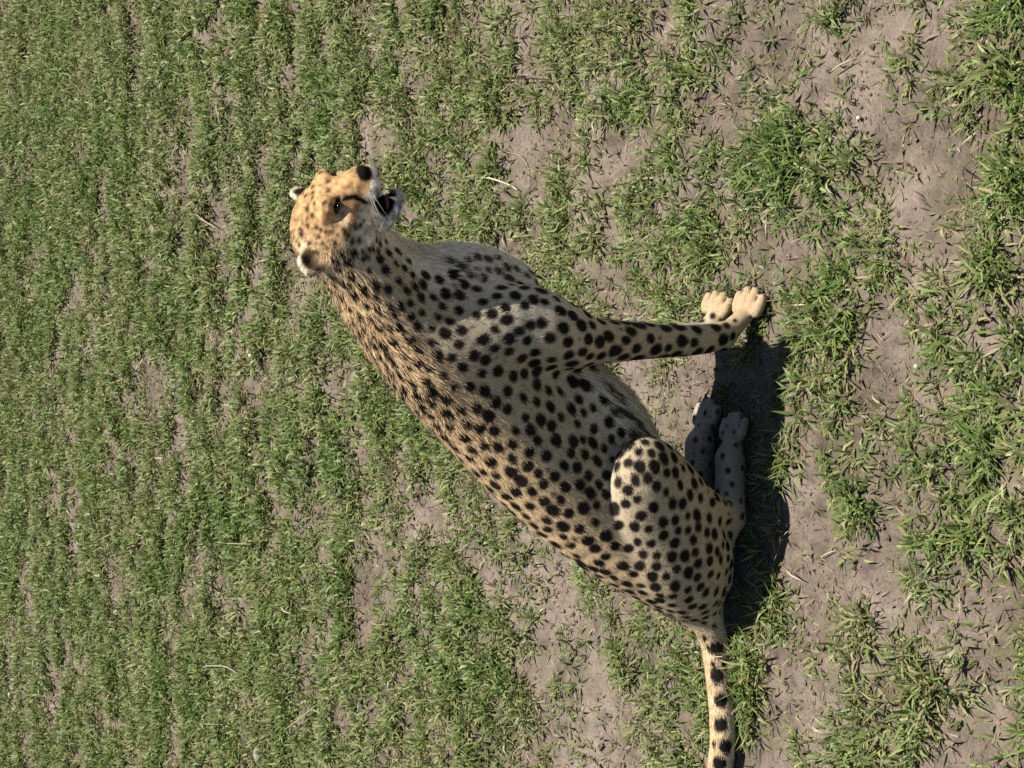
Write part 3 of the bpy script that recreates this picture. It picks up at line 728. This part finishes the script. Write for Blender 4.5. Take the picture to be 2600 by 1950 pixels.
# eyes, nose, whiskers, teeth, tongue, claws
def uvsphere(c, r, R=None, nu=16, nv=10):
    V = [(0, 0, 1)]; 
    for i in range(1, nv):
        for j in range(nu):
            a, b = math.pi * i / nv, 2 * math.pi * j / nu; V.append((math.sin(a) * math.cos(b), math.sin(a) * math.sin(b), math.cos(a)))
    V.append((0, 0, -1)); V = np.array(V) * r
    if R is not None: V = V @ R
    Q = [[1 + i * nu + j, 1 + (i + 1) * nu + j, 1 + (i + 1) * nu + (j + 1) % nu, 1 + i * nu + (j + 1) % nu] for i in range(nv - 2) for j in range(nu)]
    T = [[0, 1 + j, 1 + (j + 1) % nu] for j in range(nu)]; e = len(V) - 1; o = 1 + (nv - 2) * nu
    T += [[e, o + (j + 1) % nu, o + j] for j in range(nu)]
    return V + np.asarray(c), [np.array(Q), np.array(T)]
def taper(pts, rs, sides=6):
    pts = np.asarray(pts, float); V = []; n = len(pts)
    for i in range(n):
        tdir = unit(pts[min(i + 1, n - 1)] - pts[max(i - 1, 0)]); a = unit(np.cross(tdir, [.31, .52, .79])); b = np.cross(tdir, a)
        for j in range(sides):
            g = 2 * math.pi * j / sides; V.append(pts[i] + rs[i] * (a * math.cos(g) + b * math.sin(g)))
    V += [pts[0], pts[-1]]
    Q = [[i * sides + j, i * sides + (j + 1) % sides, (i + 1) * sides + (j + 1) % sides, (i + 1) * sides + j] for i in range(n - 1) for j in range(sides)]
    T = [[n * sides, (j + 1) % sides, j] for j in range(sides)] + [[n * sides + 1, (n - 1) * sides + j, (n - 1) * sides + (j + 1) % sides] for j in range(sides)]
    return np.array(V), [np.array(Q), np.array(T)]
M_EYE = NT('eye_amber'); M_EYE.b.inputs['Base Color'].default_value = (.016, .009, .005, 1); M_EYE.b.inputs['Roughness'].default_value = .08; M_EYE = M_EYE.m
M_PUPIL = plain_material('pupil_black', (.004, .004, .004), .1, .1, 50, 0)
M_TOOTH = plain_material('tooth_ivory', (.74, .70, .58), .3, .08, 90, .05, .5)
M_CLAW = plain_material('claw_horn', (.045, .035, .030), .35, .3, 300, .1, .5)
M_TONGUE = plain_material('tongue_flesh', (.16, .065, .06), .45, .25, 300, .4, .4)
M_WHISK = plain_material('whisker_white', (.50, .48, .43), .4, .05, 50, 0, .4)
for s in (1, -1):
    e = child('eye', *uvsphere(hw(.0765, s * .0350, .0170), (.0100 * HS, .0100 * HS, .0062 * HS), HEAD_R), M_EYE)
    V, F = uvsphere(hw(.0830, s * .0400, .0173), np.array([.0040, .0040, .0030]) * HS, HEAD_R, 10, 6)
    pu = mesh_np('pupil', V - root, F, M_PUPIL, e)
for s in (1, -1):
    V, F = taper([hw(.100, s * .0110, -.048), hw(.102, s * .0112, -.058), hw(.102, s * .0112, -.0670)], [.0036, .0028, .0006], 7)
    child('canine_tooth', V, F, M_TOOTH)
    V, F = taper([hw(.086, s * .0120, -.098), hw(.091, s * .0120, -.089), hw(.092, s * .0120, -.0800)], [.0036, .0028, .0006], 7)
    child('canine_tooth', V, F, M_TOOTH)
V, F = uvsphere(hw(.058, 0, -.0885), np.array([.030, .0135, .0045]) * HS, roty(math.radians(-20)) @ HEAD_R); child('tongue', V, F, M_TONGUE)
for s in (1, -1):
    for i in range(4):
        a = hw(.116 - .005 * (i % 3), s * (.030 + .003 * (i % 2)), -.034 - .006 * (i // 2)); L = .055 + .02 * random.random()
        d = np.array([-.35 - .12 * (i % 3), s * (.9 - .1 * (i % 2)), -.35 - .22 * (i // 2)]) @ HEAD_R
        V, F = taper([a, a + unit(d) * L * .5 + [0, 0, -.002], a + unit(d) * L + [0, 0, -.010]], [.00024, .00017, .00005], 4)
        child('whisker', V, F, M_WHISK)
for tip, d, rt in CLAWS:
    a = tip + d * rt * .55 + [0, 0, rt * .25]
    V, F = taper([a, a + d * .007 + [0, 0, -.000], a + d * .014 + [0, 0, -.006]], [.0036, .0028, .0005], 6)
    V[:, 2] = np.maximum(V[:, 2], .002); child('claw', V, F, M_CLAW)
# ---------------------------------------------------------------- single stalks, sticks and stones lying about
M_STRAW = plain_material('straw', (.42, .34, .21), .6, .25, 300, .15)
M_WSTRAW = plain_material('bleached_straw', (.50, .44, .33), .55, .18, 300, .1)
M_STICK = plain_material('dark_stick', (.050, .038, .030), .8, .35, 250, .4, .15)
M_STEM = plain_material('grey_stem', (.115, .115, .085), .7, .3, 250, .3, .2)
M_STONE = plain_material('pale_stone', (.56, .54, .49), .7, .15, 160, .3)
M_BARK = plain_material('weathered_bark', (.33, .28, .25), .85, .35, 130, .6, .15)
def lie(px, py, up=.006):
    g = G(px, py, .006); g[2] = float(ground_z(np.array([g[0]]), np.array([g[1]]))[0]) + up; return g
def stalk(name, pix, w, mat, label, cat, lift=.010, group=None):
    pts = [lie(*q, up=lift + (.006 * math.sin(i * 2.1) if 0 < i < len(pix) - 1 else 0)) for i, q in enumerate(pix)]
    if len(pts) == 2: pts = [pts[0], (pts[0] + pts[1]) / 2 + [.0, .002, .004], pts[1]]
    A = spline(np.array(pts), 4); n = len(A)
    V, F = taper(A, [w * .62 * (.55 + .45 * math.sin(math.pi * min(1, (i + .6) / n))) for i in range(n)], 6)
    c = A.mean(0); c[2] = A[:, 2].min()
    o = mesh_np(name, V - c, F, mat); o.location = c
    return tag(o, label, cat, group)
def lump(name, px, py, size, mat, label, cat, seed):
    r = np.random.default_rng(seed); V, F = uvsphere((0, 0, 0), np.array([1, 1, 1.0]), None, 14, 9)
    dirs = r.normal(0, 1, (7, 3)); dirs /= np.linalg.norm(dirs, axis=1, keepdims=True)
    for d in dirs: V = V - np.clip(V @ d - .62, 0, 1)[:, None] * d * .8            # facets
    V = V * size; c = lie(px, py, 0); V = V @ rotz(r.uniform(0, 6))
    o = mesh_np(name, V, F, mat, smooth=True); o.location = c + [0, 0, size[2] * .55 + .004]
    return tag(o, label, cat)
S = 'loose dead stalks'
lump('pebble', 28, 1765, (.011, .011, .010), M_STONE, 'bright white pebble in the grass, farthest behind the tail', 'pebble', 1)
lump('bark_piece', 662, 1912, (.026, .020, .017), M_BARK, 'grey weathered lump of bark in the grass, at the bottom edge of the photo', 'bark', 2)
lump('pebble', 2170, 298, (.0050, .0050, .0045), M_STONE, 'tiny white pebble on the bare strip nearest the top right', 'pebble', 3)
lump('pebble', 618, 322, (.0085, .007, .006), M_STONE, 'pale chip of stone in the grass above the far ear', 'pebble', 4)
lump('pebble', 635, 902, (.010, .008, .006), M_STONE, 'white stone chip in the grass behind the nape', 'pebble', 5)
lump('pebble', 2317, 930, (.0042, .0040, .0035), M_STONE, 'white pebble on the bare earth in front of the paws', 'pebble', 6)
stalk('stick', [(1308, 198), (1360, 200), (1412, 204)], .0032, M_STICK, 'short black stick lying in grass above the nose', 'stick', .024)
stalk('straw', [(1228, 450), (1262, 455), (1288, 470), (1306, 482)], .0040, M_WSTRAW, 'thick pale straw on bare earth in front of the open mouth', 'straw', .012, S)
stalk('straw', [(1268, 383), (1300, 394), (1312, 425), (1322, 462)], .0018, M_STRAW, 'thin bent straw curving over the bare earth near the mouth', 'straw', .008, S)
stalk('stem', [(2478, 396), (2450, 430), (2444, 462), (2456, 488), (2474, 505)], .0026, M_STEM, 'grey-green stem bowed like a sickle, nearest the camera', 'stem', .020)
stalk('stick', [(2430, 424), (2462, 442), (2494, 460), (2524, 438)], .0022, M_STICK, 'crooked black stick beside the bowed grey-green stem', 'stick', .010)
stalk('straw', [(2118, 466), (2130, 494)], .0024, M_WSTRAW, 'short bleached straw on grass below the tiny white pebble', 'straw', .020, S)
stalk('straw', [(2100, 182), (2154, 146)], .0026, M_STRAW, 'tan straw slanting across grass at the top of the photo', 'straw', .016, S)
stalk('straw', [(2068, 1418), (2108, 1398)], .0020, M_WSTRAW, 'pale straw on the bare patch beside the haunch', 'straw', .006, S)
stalk('straw', [(2003, 1448), (2040, 1474)], .0024, M_WSTRAW, 'bleached straw at the edge of the tuft below the rump', 'straw', .018, S)
stalk('straw', [(1848, 1676), (1855, 1730), (1858, 1786)], .0022, M_WSTRAW, 'white straw lying along the lower edge of the tail', 'straw', .040, S)
stalk('straw', [(1842, 1666), (1873, 1663)], .0018, M_WSTRAW, 'short white straw crossing the root of the tail', 'straw', .046, S)
stalk('straw', [(521, 546), (557, 581)], .0032, M_STRAW, 'cream straw in the grass to the left of the far ear', 'straw', .024, S)
stalk('straw', [(574, 254), (582, 318)], .0028, M_STRAW, 'tan straw in far grass close to the pale stone chip', 'straw', .018, S)
stalk('straw', [(557, 1377), (612, 1379), (668, 1380)], .0022, M_STRAW, 'long thin straw in far grass, level with the rump', 'straw', .028, S)
stalk('straw', [(532, 1836), (586, 1838)], .0026, M_STRAW, 'straight straw in far grass above the bark lump', 'straw', .024, S)
stalk('straw', [(747, 1850), (785, 1822), (819, 1790)], .0026, M_STRAW, 'long grey straw slanting up the grass, to the right of the bark lump', 'straw', .026, S)
stalk('straw', [(742, 1538), (752, 1550), (764, 1556)], .0030, M_WSTRAW, 'short white straw beside the narrow dark bare patch', 'straw', .020, S)
stalk('curled_root', [(534, 1692), (560, 1688), (590, 1690), (612, 1698), (628, 1706)], .0036, M_BARK, 'grey curled root resting on far grass', 'root', .030)
stalk('straw', [(2024, 775), (2054, 774)], .0026, M_WSTRAW, 'bleached straw on the grass just in front of the near paw', 'straw', .014, S)
stalk('stick', [(2259, 1083), (2286, 1117)], .0018, M_STICK, 'short dark stick on the wide bare patch before the hind feet', 'stick', .008)
stalk('stem', [(2342, 1028), (2352, 1060), (2351, 1094)], .0018, M_STEM, 'thin dark stem curving over bare earth next to a short stick', 'stem', .012)
stalk('straw', [(2214, 1002), (2242, 1024)], .0034, M_STRAW, 'stubby tan stalk end at the edge of the wide bare patch', 'straw', .018, S)
stalk('straw', [(1000, 575), (1004, 625)], .0030, M_WSTRAW, 'pale straw upright in the photo beside the throat', 'straw', .012, S)
